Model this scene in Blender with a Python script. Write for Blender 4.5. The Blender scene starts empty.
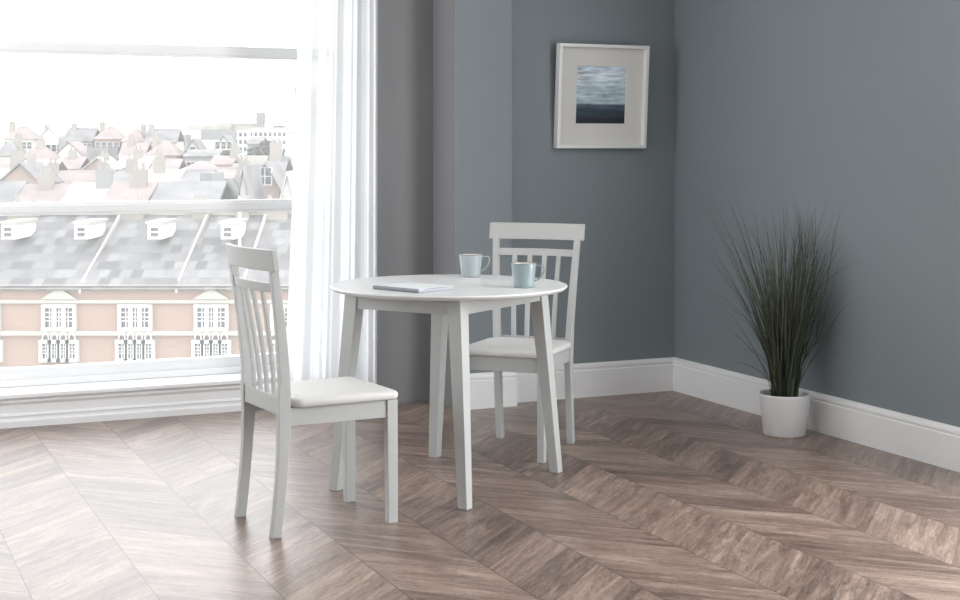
import bpy, bmesh, math, random
from mathutils import Vector, Matrix
sc = bpy.context.scene
COL = sc.collection
R = math.radians
F = 1486.0; EYE = 1.275; HOR = 147.0           # focal length in px, eye height, horizon row

# ------------------------------------------------------------------ helpers
def tag(o, label=None, cat=None, group=None, kind=None):
    if label: o['label'] = label
    if cat: o['category'] = cat
    if group: o['group'] = group
    if kind: o['kind'] = kind
    return o
def link(name, bm, mats, parent=None, smooth=False, bevel=0, seg=2, loc=None):
    me = bpy.data.meshes.new(name)
    bmesh.ops.recalc_face_normals(bm, faces=bm.faces[:])
    bm.to_mesh(me); bm.free()
    for m in (mats if isinstance(mats, (list, tuple)) else [mats]): me.materials.append(m)
    if smooth:
        for p in me.polygons: p.use_smooth = True
    o = bpy.data.objects.new(name, me); COL.objects.link(o)
    if parent: o.parent = parent
    if loc: o.location = loc
    if bevel:
        b = o.modifiers.new('bevel', 'BEVEL'); b.width = bevel; b.segments = seg; b.limit_method = 'ANGLE'; b.angle_limit = R(35)
        for p in me.polygons: p.use_smooth = True
        w = o.modifiers.new('wn', 'WEIGHTED_NORMAL'); w.keep_sharp = True
    return o
def empty(name, loc, rz=0):
    o = bpy.data.objects.new(name, None); COL.objects.link(o); o.location = loc; o.rotation_euler = (0, 0, rz)
    o.empty_display_size = .1
    return o
def copy_tree(o, parent=None):
    c = o.copy(); COL.objects.link(c); c.parent = parent
    for ch in list(o.children): copy_tree(ch, c)
    return c
def hexa(bm, bot, top, mi=0):
    v = [bm.verts.new(p) for p in list(bot) + list(top)]
    for f in ((3,2,1,0),(4,5,6,7),(0,1,5,4),(1,2,6,5),(2,3,7,6),(3,0,4,7)):
        bm.faces.new([v[i] for i in f]).material_index = mi
def box(bm, x0, x1, y0, y1, z0, z1, mi=0):
    hexa(bm, [(x0,y0,z0),(x1,y0,z0),(x1,y1,z0),(x0,y1,z0)], [(x0,y0,z1),(x1,y0,z1),(x1,y1,z1),(x0,y1,z1)], mi)
E1 = Vector((.914, .405, 0)).normalized(); E2 = Vector((E1.y, -E1.x, 0))     # along the far wall, and out of it into the room
def an(a, n, z): p = E1*a + E2*n; return (p.x, p.y, z)
def boxan(bm, a0, a1, n0, n1, z0, z1, mi=0):
    hexa(bm, [an(a0,n0,z0),an(a1,n0,z0),an(a1,n1,z0),an(a0,n1,z0)], [an(a0,n0,z1),an(a1,n0,z1),an(a1,n1,z1),an(a0,n1,z1)], mi)
def loft(bm, rings, close=True, cap=True, mi=0):
    rs = [[bm.verts.new(p) for p in r] for r in rings]
    n = len(rs[0])
    for a, b in zip(rs, rs[1:]):
        for i in range(n if close else n-1):
            bm.faces.new((a[i], a[(i+1)%n], b[(i+1)%n], b[i])).material_index = mi
    if cap and close:
        bm.faces.new(rs[0][::-1]).material_index = mi; bm.faces.new(rs[-1]).material_index = mi
def lathe(bm, prof, seg=48, cx=0, cy=0, mi=0, capb=False, capt=False):
    rs = [[bm.verts.new((cx+r*math.cos(2*math.pi*i/seg), cy+r*math.sin(2*math.pi*i/seg), z)) for i in range(seg)] for r, z in prof]
    for a, b in zip(rs, rs[1:]):
        for i in range(seg):
            bm.faces.new((a[i], a[(i+1)%seg], b[(i+1)%seg], b[i])).material_index = mi
    if capb: bm.faces.new(rs[0][::-1]).material_index = mi
    if capt: bm.faces.new(rs[-1]).material_index = mi
def tube(bm, pts, rad, seg=10, flat=1.0, up=Vector((0,1,0))):
    rings = []
    pts = [Vector(p) for p in pts]
    for i, p in enumerate(pts):
        t = (pts[min(i+1, len(pts)-1)] - pts[max(i-1, 0)]).normalized()
        s = up; w = t.cross(s).normalized()
        rr = rad[i] if isinstance(rad, (list, tuple)) else rad
        rings.append([tuple(p + w*rr*flat*math.cos(2*math.pi*k/seg) + s*rr*math.sin(2*math.pi*k/seg)) for k in range(seg)])
    loft(bm, rings)

# ------------------------------------------------------------------ materials
def srgb(r, g, b):
    f = lambda c: (c/255/12.92) if c/255 <= .04045 else ((c/255+.055)/1.055)**2.4
    return (f(r), f(g), f(b), 1)
def mat(name, col, rough=.5, spec=.5, bump=0, bscale=60, var=0, vscale=4, coat=0, metal=0):
    m = bpy.data.materials.new(name); m.use_nodes = True; nt = m.node_tree; b = nt.nodes['Principled BSDF']
    b.inputs['Base Color'].default_value = col; b.inputs['Roughness'].default_value = rough
    b.inputs['Specular IOR Level'].default_value = spec; b.inputs['Metallic'].default_value = metal
    b.inputs['Coat Weight'].default_value = coat
    tc = nt.nodes.new('ShaderNodeTexCoord')
    if var:
        n = nt.nodes.new('ShaderNodeTexNoise'); n.inputs['Scale'].default_value = vscale; n.inputs['Detail'].default_value = 5
        nt.links.new(tc.outputs['Object'], n.inputs['Vector'])
        mr = nt.nodes.new('ShaderNodeMapRange'); mr.inputs['From Min'].default_value = .3; mr.inputs['From Max'].default_value = .7
        mr.inputs['To Min'].default_value = 1-var; mr.inputs['To Max'].default_value = 1+var
        nt.links.new(n.outputs['Fac'], mr.inputs['Value'])
        mx = nt.nodes.new('ShaderNodeVectorMath'); mx.operation = 'SCALE'; mx.inputs[0].default_value = col[:3]
        nt.links.new(mr.outputs['Result'], mx.inputs['Scale']); nt.links.new(mx.outputs['Vector'], b.inputs['Base Color'])
    if bump:
        n = nt.nodes.new('ShaderNodeTexNoise'); n.inputs['Scale'].default_value = bscale; n.inputs['Detail'].default_value = 4
        nt.links.new(tc.outputs['Object'], n.inputs['Vector'])
        bp = nt.nodes.new('ShaderNodeBump'); bp.inputs['Strength'].default_value = bump; bp.inputs['Distance'].default_value = .002
        nt.links.new(n.outputs['Fac'], bp.inputs['Height']); nt.links.new(bp.outputs['Normal'], b.inputs['Normal'])
    return m
M = {}
M['wall'] = mat('wall_paint', (.200, .232, .252, 1), .6, .3, .15, 220, .03, 1.2)
M['recess'] = mat('neutral_grey_paint', (.212, .214, .226, 1), .6, .3, .15, 220, .03, 1.2)
M['trim'] = mat('white_trim_paint', (.78, .79, .80, 1), .38, .4)
M['white_wall'] = mat('white_wall_paint', (.70, .70, .70, 1), .7, .3)
M['ceiling'] = mat('ceiling_paint', (.85, .85, .84, 1), .8, .2)
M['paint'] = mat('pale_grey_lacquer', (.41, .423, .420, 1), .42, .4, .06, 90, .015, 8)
M['tabletop'] = mat('lacquer_lit_top', (.66, .675, .68, 1), .33, .45, .05, 70, .015, 5)  # leg lacquer made paler, so light on the top sits in the colour
M['backing_grey'] = mat('dark_grey_backing', (.16, .16, .155, 1), .7)  # plain dark grey for the picture backing
M['cushion'] = mat('off_white_faux_leather', (.60, .60, .59, 1), .5, .4, .35, 260, .02, 12)
M['mug'] = mat('aqua_glaze', (.235, .30, .31, 1), .18, .5, .1, 40, .04, 22, .4)
M['mug2'] = mat('pale_blue_glaze', (.33, .37, .385, 1), .18, .5, .1, 40, .03, 22, .4)
M['mug_in'] = mat('white_glaze', (.68, .68, .66, 1), .2, .5)
M['mug_rim'] = mat('brown_unglazed_edge', (.17, .14, .125, 1), .5)
M['book_cover'] = mat('pale_blue_cloth_cover', (.66, .71, .72, 1), .6, .3, .2, 300)
M['book_spine'] = mat('blue_grey_spine', (.20, .22, .245, 1), .5, .4, .2, 300)
M['paper'] = mat('page_edges', (.60, .60, .68, 1), .8)
M['pot'] = mat('white_ceramic_pot', (.76, .77, .78, 1), .35, .5)
M['soil'] = mat('dark_potting_soil', (.03, .022, .017, 1), .95, .2, 1, 60, .4, 40)
M['g1'] = mat('grass_green_dark', (.040, .056, .036, 1), .5, .3)
M['g2'] = mat('grass_green_mid', (.085, .115, .062, 1), .5, .3)
M['g3'] = mat('grass_dry_brown', (.11, .095, .08, 1), .6, .3)
M['frame'] = mat('white_frame_lacquer', (.74, .75, .76, 1), .35, .5)
M['matboard'] = mat('pale_grey_mount_board', (.66, .66, .64, 1), .9, .1)

def floor_mat():
    m = bpy.data.materials.new('chevron_laminate'); m.use_nodes = True; nt = m.node_tree; L = nt.links
    b = nt.nodes['Principled BSDF']
    tc = nt.nodes.new('ShaderNodeTexCoord')
    def dot(v):
        d = nt.nodes.new('ShaderNodeVectorMath'); d.operation = 'DOT_PRODUCT'; d.inputs[1].default_value = v
        L.new(tc.outputs['Object'], d.inputs[0]); return d.outputs['Value']
    def mth(op, a, c=None, d=None):
        n = nt.nodes.new('ShaderNodeMath'); n.operation = op
        for i, x in enumerate((a, c, d)):
            if x is None: continue
            if isinstance(x, (int, float)): n.inputs[i].default_value = x
            else: L.new(x, n.inputs[i])
        return n.outputs[0]
    w = dot(tuple(E1)); s = dot(tuple(-E2))
    u = mth('DIVIDE', mth('SUBTRACT', w, 1.195), .326)
    idx = mth('FLOOR', u); fr = mth('SUBTRACT', u, idx)
    par = mth('FLOORED_MODULO', idx, 2.0)                   # 0: A strip, 1: B strip
    sgn = mth('SUBTRACT', 1.0, mth('MULTIPLY', par, 2.0))
    ws = mth('MULTIPLY', w, sgn)
    q = mth('SUBTRACT', s, ws); g = mth('ADD', s, ws)
    pq = mth('DIVIDE', q, .205); pid = mth('FLOOR', pq); pf = mth('SUBTRACT', pq, pid)
    def comb(x, y, z):
        c = nt.nodes.new('ShaderNodeCombineXYZ')
        for i, v in enumerate((x, y, z)):
            if isinstance(v, (int, float)): c.inputs[i].default_value = v
            else: L.new(v, c.inputs[i])
        return c.outputs[0]
    wn = nt.nodes.new('ShaderNodeTexWhiteNoise'); wn.noise_dimensions = '2D'; L.new(comb(pid, idx, 0), wn.inputs['Vector'])
    off = mth('MULTIPLY', wn.outputs['Value'], 40.0)
    def noise(vec, scale, detail, rough=.6, dist=0):
        n = nt.nodes.new('ShaderNodeTexNoise'); n.inputs['Scale'].default_value = scale; n.inputs['Detail'].default_value = detail
        n.inputs['Roughness'].default_value = rough; n.inputs['Distortion'].default_value = dist
        L.new(vec, n.inputs['Vector']); return n.outputs['Fac']
    v1 = comb(mth('MULTIPLY', g, 1.1), mth('MULTIPLY', q, 9.0), off)
    broad = noise(v1, 1.6, 6, .65, 1.2)
    v2 = comb(mth('MULTIPLY', g, 2.5), mth('MULTIPLY', q, 40.0), off)
    fine = noise(v2, 2.6, 8, .75, .8)
    v3 = comb(mth('MULTIPLY', g, 5.0), mth('MULTIPLY', q, 16.0), mth('ADD', off, 7.0))
    knot = noise(v3, 1.5, 8, .72, 2.2)
    t = mth('ADD', mth('ADD', mth('MULTIPLY', broad, .52), mth('MULTIPLY', fine, .40)), mth('MULTIPLY', mth('SUBTRACT', wn.outputs['Value'], .5), .10))
    cr = nt.nodes.new('ShaderNodeValToRGB'); L.new(t, cr.inputs['Fac'])
    e = cr.color_ramp.elements
    e[0].position = .30; e[0].color = (.070, .045, .036, 1)
    e[1].position = .62; e[1].color = (.43, .325, .265, 1)
    a = e.new(.385); a.color = (.135, .094, .076, 1)
    a = e.new(.445); a.color = (.200, .139, .111, 1)
    a = e.new(.51); a.color = (.275, .200, .162, 1)
    # dark cracks
    kk = nt.nodes.new('ShaderNodeMapRange'); L.new(knot, kk.inputs['Value']); kk.inputs['From Min'].default_value = .30; kk.inputs['From Max'].default_value = .43
    kk.inputs['To Min'].default_value = .42; kk.inputs['To Max'].default_value = 1
    # seams between strips
    sd = mth('MINIMUM', fr, mth('SUBTRACT', 1.0, fr)); pd = mth('MINIMUM', pf, mth('SUBTRACT', 1.0, pf))
    def edge(x, wd, lo):
        n = nt.nodes.new('ShaderNodeMapRange'); L.new(x, n.inputs['Value']); n.inputs['From Min'].default_value = wd*.4; n.inputs['From Max'].default_value = wd
        n.inputs['To Min'].default_value = lo; n.inputs['To Max'].default_value = 1; return n.outputs['Result']
    sm = mth('MULTIPLY', edge(sd, .009, .35), edge(pd, .010, .72))
    crack = noise(comb(mth('MULTIPLY', g, 4.5), mth('MULTIPLY', q, 30.0), mth('ADD', off, 3.0)), 1.5, 7, .65, 2.0)
    ck = nt.nodes.new('ShaderNodeMapRange'); L.new(mth('ABSOLUTE', mth('SUBTRACT', crack, .5)), ck.inputs['Value']); ck.inputs['From Min'].default_value = 0; ck.inputs['From Max'].default_value = .028
    ck.inputs['To Min'].default_value = .38; ck.inputs['To Max'].default_value = 1
    k = mth('MULTIPLY', mth('MULTIPLY', sm, kk.outputs['Result']), ck.outputs['Result'])
    sca = nt.nodes.new('ShaderNodeVectorMath'); sca.operation = 'SCALE'; L.new(cr.outputs['Color'], sca.inputs[0]); L.new(k, sca.inputs['Scale'])
    L.new(sca.outputs['Vector'], b.inputs['Base Color'])
    rg = nt.nodes.new('ShaderNodeMapRange'); L.new(fine, rg.inputs['Value']); rg.inputs['To Min'].default_value = .27; rg.inputs['To Max'].default_value = .40
    L.new(rg.outputs['Result'], b.inputs['Roughness'])
    b.inputs['Specular IOR Level'].default_value = .8
    bp = nt.nodes.new('ShaderNodeBump'); bp.inputs['Strength'].default_value = .25; bp.inputs['Distance'].default_value = .0015
    L.new(mth('ADD', fine, sm), bp.inputs['Height']); L.new(bp.outputs['Normal'], b.inputs['Normal'])
    return m
M['floor'] = floor_mat()

def art_mat():
    m = bpy.data.materials.new('abstract_seascape_print'); m.use_nodes = True; nt = m.node_tree; L = nt.links; b = nt.nodes['Principled BSDF']
    tc = nt.nodes.new('ShaderNodeTexCoord'); sp = nt.nodes.new('ShaderNodeSeparateXYZ'); L.new(tc.outputs['Generated'], sp.inputs[0])
    mp = nt.nodes.new('ShaderNodeMapping'); L.new(tc.outputs['Generated'], mp.inputs[0]); mp.inputs['Scale'].default_value = (1.6, 1, 11)
    n = nt.nodes.new('ShaderNodeTexNoise'); n.inputs['Scale'].default_value = 1.7; n.inputs['Detail'].default_value = 6; n.inputs['Distortion'].default_value = .8
    L.new(mp.outputs[0], n.inputs['Vector'])
    mp2 = nt.nodes.new('ShaderNodeMapping'); L.new(tc.outputs['Generated'], mp2.inputs[0]); mp2.inputs['Scale'].default_value = (1.3, 1, 3)
    n2 = nt.nodes.new('ShaderNodeTexNoise'); n2.inputs['Scale'].default_value = 2.3; n2.inputs['Detail'].default_value = 3
    L.new(mp2.outputs[0], n2.inputs['Vector'])
    def mth(op, a, c):
        q = nt.nodes.new('ShaderNodeMath'); q.operation = op
        for i, x in enumerate((a, c)):
            if isinstance(x, (int, float)): q.inputs[i].default_value = x
            else: L.new(x, q.inputs[i])
        return q.outputs[0]
    z = sp.outputs['Z']
    cr = nt.nodes.new('ShaderNodeValToRGB'); L.new(z, cr.inputs['Fac']); e = cr.color_ramp.elements
    e[0].position = 0; e[0].color = srgb(16, 22, 32); e[1].position = 1; e[1].color = srgb(172, 188, 202)
    for p, c in ((.10, (24,33,45)), (.22, (44,59,74)), (.335, (68,86,102)), (.355, (150,168,178)), (.45, (164,184,192)), (.60, (160,178,190)), (.80, (198,212,222))):
        x = e.new(p); x.color = srgb(*c)
    k = mth('ADD', -.05, mth('MULTIPLY', n.outputs['Fac'], 2.4))
    sca = nt.nodes.new('ShaderNodeVectorMath'); sca.operation = 'SCALE'; L.new(cr.outputs['Color'], sca.inputs[0]); L.new(mth('MULTIPLY', k, mth('ADD', .6, mth('MULTIPLY', n2.outputs['Fac'], .8))), sca.inputs['Scale'])
    st = nt.nodes.new('ShaderNodeMapRange'); L.new(n.outputs['Fac'], st.inputs['Value']); st.inputs['From Min'].default_value = .60; st.inputs['From Max'].default_value = .68
    band = nt.nodes.new('ShaderNodeMapRange'); L.new(mth('ABSOLUTE', mth('SUBTRACT', z, .50), 0), band.inputs['Value']); band.inputs['From Min'].default_value = .25; band.inputs['From Max'].default_value = .05
    mix = nt.nodes.new('ShaderNodeMix'); mix.data_type = 'RGBA'
    L.new(mth('MULTIPLY', mth('MULTIPLY', st.outputs['Result'], band.outputs['Result']), .6), mix.inputs['Factor'])
    L.new(sca.outputs['Vector'], mix.inputs['A']); mix.inputs['B'].default_value = srgb(205, 218, 222)
    L.new(mix.outputs['Result'], b.inputs['Base Color']); b.inputs['Roughness'].default_value = .6
    return m
M['art'] = art_mat()

def sheer_mat():
    m = bpy.data.materials.new('sheer_white_voile'); m.use_nodes = True; nt = m.node_tree; L = nt.links; nt.nodes.remove(nt.nodes['Principled BSDF'])
    out = nt.nodes['Material Output']
    tr = nt.nodes.new('ShaderNodeBsdfTransparent'); tl = nt.nodes.new('ShaderNodeBsdfTranslucent'); df = nt.nodes.new('ShaderNodeBsdfDiffuse')
    tl.inputs[0].default_value = (.86, .87, .88, 1); df.inputs[0].default_value = (.86, .87, .88, 1)
    a = nt.nodes.new('ShaderNodeMixShader'); a.inputs[0].default_value = SHEER_DIFF; L.new(tl.outputs[0], a.inputs[1]); L.new(df.outputs[0], a.inputs[2])
    c = nt.nodes.new('ShaderNodeMixShader'); c.inputs[0].default_value = .955; L.new(tr.outputs[0], c.inputs[1]); L.new(a.outputs[0], c.inputs[2])
    L.new(c.outputs[0], out.inputs[0]); return m
SHEER_DIFF = .3
M['sheer'] = sheer_mat()
def glass_mat():
    m = bpy.data.materials.new('glass_with_haze_veil'); m.use_nodes = True; nt = m.node_tree; L = nt.links; nt.nodes.remove(nt.nodes['Principled BSDF'])
    out = nt.nodes['Material Output']
    tr = nt.nodes.new('ShaderNodeBsdfTransparent'); tl = nt.nodes.new('ShaderNodeBsdfTranslucent'); gl = nt.nodes.new('ShaderNodeBsdfGlossy')
    tl.inputs[0].default_value = (1, 1, 1, 1); gl.inputs['Roughness'].default_value = .02; tr.inputs[0].default_value = (.99, .99, .99, 1)
    a = nt.nodes.new('ShaderNodeMixShader'); a.inputs[0].default_value = HAZE; L.new(tr.outputs[0], a.inputs[1]); L.new(tl.outputs[0], a.inputs[2])
    c = nt.nodes.new('ShaderNodeMixShader'); c.inputs[0].default_value = .03; L.new(a.outputs[0], c.inputs[1]); L.new(gl.outputs[0], c.inputs[2])
    L.new(c.outputs[0], out.inputs[0]); return m
HAZE = .13  # white veil in the panes, imitates haze and glare over the town
M['glass'] = glass_mat()

# city materials
def wallm(name, c, var=.06): return mat(name, c, .9, .1, 0, 1, var, .5)
def coursed(name, c1, c2, sx, sy, mort):
    m = mat(name, c1, .9, .1); nt = m.node_tree; b = nt.nodes['Principled BSDF']
    tc = nt.nodes.new('ShaderNodeTexCoord'); mp = nt.nodes.new('ShaderNodeMapping'); nt.links.new(tc.outputs['Object'], mp.inputs[0]); mp.inputs['Rotation'].default_value = (math.pi/2, 0, 0)
    br = nt.nodes.new('ShaderNodeTexBrick'); nt.links.new(mp.outputs[0], br.inputs['Vector'])
    br.inputs['Color1'].default_value = c1; br.inputs['Color2'].default_value = c2; br.inputs['Mortar'].default_value = mort
    br.inputs['Scale'].default_value = 1; br.inputs['Brick Width'].default_value = sx; br.inputs['Row Height'].default_value = sy; br.inputs['Mortar Size'].default_value = .012
    nt.links.new(br.outputs['Color'], b.inputs['Base Color']); return m
M['brick'] = coursed('pink_red_brick', (.29, .195, .155, 1), (.25, .165, .13, 1), .23, .075, (.27, .22, .18, 1))
M['pinkbrick'] = wallm('faded_pink_brick', (.25, .19, .165, 1), .12)
M['tanbrick'] = wallm('tan_stone', (.25, .23, .205, 1), .1)
M['stone'] = wallm('pale_dressed_stone', (.33, .315, .285, 1))
M['white'] = wallm('white_render', (.50, .495, .48, 1), .03)
M['cream'] = wallm('cream_render', (.42, .40, .345, 1), .04)
M['greywall'] = wallm('grey_render', (.22, .22, .215, 1), .08)
M['slate'] = coursed('grey_slate_roof', (.19, .185, .18, 1), (.09, .088, .09, 1), .45, .28, (.12, .12, .12, 1))
M['slate2'] = wallm('weathered_slate_roof', (.17, .165, .163, 1), .3)
M['tile'] = wallm('faded_clay_tile_roof', (.23, .19, .18, 1), .18)
M['flatroof'] = wallm('flat_roof_felt', (.2, .2, .2, 1), .1)
M['pane'] = mat('dark_window_pane', (.05, .053, .056, 1), .2, .5)
M['stonecap'] = wallm('pale_stone_capping', (.36, .35, .33, 1))
M['winframe'] = mat('white_sash_frame', (.5, .5, .49, 1), .6)
M['ground'] = wallm('town_ground', (.24, .25, .21, 1), .2)
M['foliage'] = mat('grey_green_foliage', (.095, .10, .085, 1), .9, .1, 0, 1, .4, 2)
M['trunk'] = mat('bark', (.12, .10, .08, 1), .9)

# ------------------------------------------------------------------ room shell
def struct(name, bm, m, **k): return tag(link(name, bm, m, **k), kind='structure')
H = 2.7; AL = -1.2; AR = 4.095; NB = 1.6
bm = bmesh.new(); boxan(bm, AL-.15, AR+.15, -7.03, NB+.15, -.12, 0); boxan(bm, .1, 2.47, -7.3, -7.03, -.12, -.002); struct('floor', bm, M['floor'])
bm = bmesh.new(); boxan(bm, AL-.15, AR+.15, -7.45, NB+.15, H, H+.12); struct('ceiling', bm, M['ceiling'])
# far wall: recess left of the breast (A), chimney breast (C) and alcove (D), all one painted wall
bm = bmesh.new()
poly = [(2.47,-6.92),(2.808,-6.92),(2.808,-6.635),(3.112,-6.635),(3.112,-6.72),(AR,-6.72),(AR+.15,-6.72),(AR+.15,-7.45),(2.47,-7.45)]
lo = [bm.verts.new(an(a,n,0)) for a,n in poly]; hi = [bm.verts.new(an(a,n,H)) for a,n in poly]
for i in range(len(poly)):
    j = (i+1) % len(poly); bm.faces.new((lo[i], lo[j], hi[j], hi[i]))
bm.faces.new(hi); bm.faces.new(lo[::-1])
for i in (0, 1): bm.faces.ensure_lookup_table(); bm.faces[i].material_index = 1
struct('wall_back', bm, [M['wall'], M['recess']])
# window wall pieces (below, above, and left of the opening)
bm = bmesh.new(); boxan(bm, AL-.15, .1, -7.45, -7.025, 0, H); boxan(bm, .1, 2.47, -7.45, -7.025, 2.42, H)
boxan(bm, .1, 2.47, -7.45, -7.30, 0, .15); struct('wall_window', bm, M['white_wall'])
# right wall with an unseen opening, added to let in side fill
bm = bmesh.new()
W2 = (-4.35, -1.35, .15, 2.5)
boxan(bm, AR, AR+.15, -6.72, W2[0], 0, H); boxan(bm, AR, AR+.15, W2[1], NB+.15, 0, H)
boxan(bm, AR, AR+.15, W2[0], W2[1], 0, W2[2]); boxan(bm, AR, AR+.15, W2[0], W2[1], W2[3], H); struct('wall_right', bm, M['wall'])
bm = bmesh.new(); W3 = (-6.6, -4.7, .8, 2.5)  # left wall; its opening is unseen, added for fill from the left
boxan(bm, AL-.15, AL, -7.03, W3[0], 0, H); boxan(bm, AL-.15, AL, W3[1], NB+.15, 0, H)
boxan(bm, AL-.15, AL, W3[0], W3[1], 0, W3[2]); boxan(bm, AL-.15, AL, W3[0], W3[1], W3[3], H); struct('wall_left', bm, M['white_wall'])
bm = bmesh.new(); boxan(bm, AL, AR, NB, NB+.15, 0, H); struct('wall_front', bm, M['white_wall'])

# baseboards: moulded profile swept along the wall
PROF = [(0,0),(.020,0),(.020,.135),(.016,.139),(.016,.146),(.019,.150),(.017,.160),(.010,.168),(.004,.172),(0,.172)]
def base_run(name, path, flip=1):
    # path: corner points (a,n) at the wall face, room lies on the right-hand side when walking it
    bm = bmesh.new(); rings = []
    P = [Vector((a, n)) for a, n in path]
    for i, p in enumerate(P):
        d0 = (p-P[i-1]).normalized() if i else None; d1 = (P[i+1]-p).normalized() if i < len(P)-1 else None
        nrm = lambda d: Vector((-d.y, d.x))*flip
        if d0 is None: m = nrm(d1)
        elif d1 is None: m = nrm(d0)
        else:
            m = (nrm(d0)+nrm(d1)); m = m/ (m.dot(nrm(d0)))
        rings.append([an(p.x+m.x*t, p.y+m.y*t, z) for t, z in PROF])
    loft(bm, rings); return struct(name, bm, M['trim'])
base_run('baseboard_back', [(2.808,-6.635),(3.112,-6.635),(3.112,-6.72),(AR,-6.72)])
base_run('baseboard_right', [(AR,-6.72),(AR,NB)])
base_run('baseboard_left', [(AL,NB),(AL,-7.025)])
# window apron mouldings under the sill
bm = bmesh.new()
sp = [(0,0),(.045,0),(.045,.028),(.030,.036),(.030,.046),(.036,.052),(.030,.060),(.024,.062),(.024,.100),(.030,.106),(.036,.114),(.030,.122),(.040,.130),(.052,.136),(.052,.150),(.046,.154),(0,.154)]
loft(bm, [[an(a, -7.07+t, z) for t, z in sp] for a in (AL, 2.47)]); struct('trim_1', bm, M['trim'])
bm = bmesh.new(); boxan(bm, .1, 2.47, -7.30, -7.06, .130, .153); struct('trim_2', bm, M['trim'])
# window_1: rails and stiles, then the panes
w = empty('window_1', an(1.27, -7.25, .153)); tag(w, kind='structure')
def local(o): o.matrix_parent_inverse = Matrix.Translation(o.parent.location).inverted(); return o
WN0, WN1 = -7.30, -7.245
bm = bmesh.new()
boxan(bm, .10, 2.47, WN0, WN1, .153, .236); boxan(bm, .10, 2.47, WN0, WN1, 2.34, 2.42)
boxan(bm, .10, .17, WN0, WN1, .236, 2.34); boxan(bm, 2.40, 2.47, WN0, WN1, .236, 2.34)
boxan(bm, .10, 2.47, WN1, WN1+.018, .153, .185)
local(link('window_frame', bm, M['trim'], w, bevel=.004))
for z0, z1 in ((.952, 1.012), (1.716, 1.775)):
    bm = bmesh.new(); boxan(bm, .17, 2.40, WN0+.005, WN1-.004, z0, z1); boxan(bm, .17, 2.40, WN0+.012, WN1+.004, z0+.012, z1-.012)
    local(link('rail', bm, M['trim'], w, bevel=.003))
for z0, z1 in ((.236,.952),(1.012,1.716),(1.775,2.34)):
    bm = bmesh.new(); v = [bm.verts.new(an(a, -7.272, z)) for a, z in ((.17,z0),(2.40,z0),(2.40,z1),(.17,z1))]; bm.faces.new(v)
    local(link('pane', bm, M['glass'], w))
w = empty('fill_window_right', an(AR+.08, -1.4, W2[2])); tag(w, kind='structure')  # frame of the added opening in the right wall
bm = bmesh.new()
n0, n1, z0, z1 = W2
for a in ((n0, n0+.06), (n1-.06, n1), (n0+1.47, n0+1.53)): boxan(bm, AR+.05, AR+.11, a[0], a[1], z0, z1)
boxan(bm, AR+.05, AR+.11, n0, n1, z0, z0+.06); boxan(bm, AR+.05, AR+.11, n0, n1, z1-.06, z1)
local(link('window_frame', bm, M['trim'], w))

w = empty('fill_window_left', an(AL-.08, -5.65, W3[2])); tag(w, kind='structure')  # frame of the added opening in the left wall
bm = bmesh.new(); n0, n1, z0, z1 = W3
for a in ((n0, n0+.06), (n1-.06, n1), (n0+.92, n0+.98)): boxan(bm, AL-.11, AL-.05, a[0], a[1], z0, z1)
boxan(bm, AL-.11, AL-.05, n0, n1, z0, z0+.06); boxan(bm, AL-.11, AL-.05, n0, n1, z1-.06, z1)
local(link('window_frame', bm, M['trim'], w))

# ------------------------------------------------------------------ sheer curtain
bm = bmesh.new()
random.seed(4)
NA, NZ = 260, 24
rows = []
folds = [(6.1, .014, .3), (11.7, .009, 1.7), (21.0, .005, .2), (37.0, .0015, 2.0)]
for k in range(NZ+1):
    f = k/NZ; z = 2.46 - f*(2.46-.075)
    aL = 2.095 - .085*max(0, (2.3-z)/2.3)**1.3; aR = 2.497
    row = []
    for i in range(NA+1):
        t = i/NA; a = aL + (aR-aL)*t
        n = -6.87
        for fr, am, ph in folds:
            n += am*math.sin(2*math.pi*fr*t*.62 + ph + .25*math.sin(2.2*f+fr))*(.75+.45*f)
        row.append(bm.verts.new(an(a, n, z)))
    rows.append(row)
for a, b in zip(rows, rows[1:]):
    for i in range(NA): bm.faces.new((a[i], a[i+1], b[i+1], b[i]))
cur = link('curtain', bm, M['sheer'], smooth=True)
tag(cur, 'long sheer white voile curtain hanging in folds at the right side of the window', 'curtain')
bm = bmesh.new(); tube(bm, [an(a, -6.87, 2.475) for a in (-.2, 1.2, 2.6)], .014, 12, up=Vector((0,0,1)))
rod = link('curtain_rod', bm, M['trim'], smooth=True); tag(rod, 'white curtain rod above the window carrying the sheer curtain', 'curtain rod')

# ------------------------------------------------------------------ dining table
T = empty('round_dining_table', (-.119, 5.676, 0), R(-30.8)); tag(T, 'round pale grey dining table with four splayed legs, carrying two mugs', 'dining table')
RT = .4525
tp = [(0, .7315), (.431, .7315), (.443, .7345), (RT-.003, .7415), (RT, .7445), (RT, .7475), (RT-.003, .750), (0, .750)]
US = .285                                              # the seam of the leaf
def disc_part(sign, seam):
    # part of the round top with x<=seam (sign -1) or x>=seam (sign 1)
    bm = bmesh.new(); rings = []
    for r, z in tp:
        if r == 0: continue
        rr = r; ca = math.acos(min(1, seam/rr)); pts = []
        if sign < 0:
            angs = [ca + (2*math.pi-2*ca)*i/120 for i in range(121)]
        else:
            angs = [-ca + 2*ca*i/40 for i in range(41)]
        rings.append([(rr*math.cos(t), rr*math.sin(t), z) for t in angs])
    loft(bm, rings); return bm
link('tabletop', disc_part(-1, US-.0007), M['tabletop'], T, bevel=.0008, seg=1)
lf = link('drop_leaf', disc_part(1, US+.0007), M['tabletop'], T, bevel=.0008, seg=1)
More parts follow.
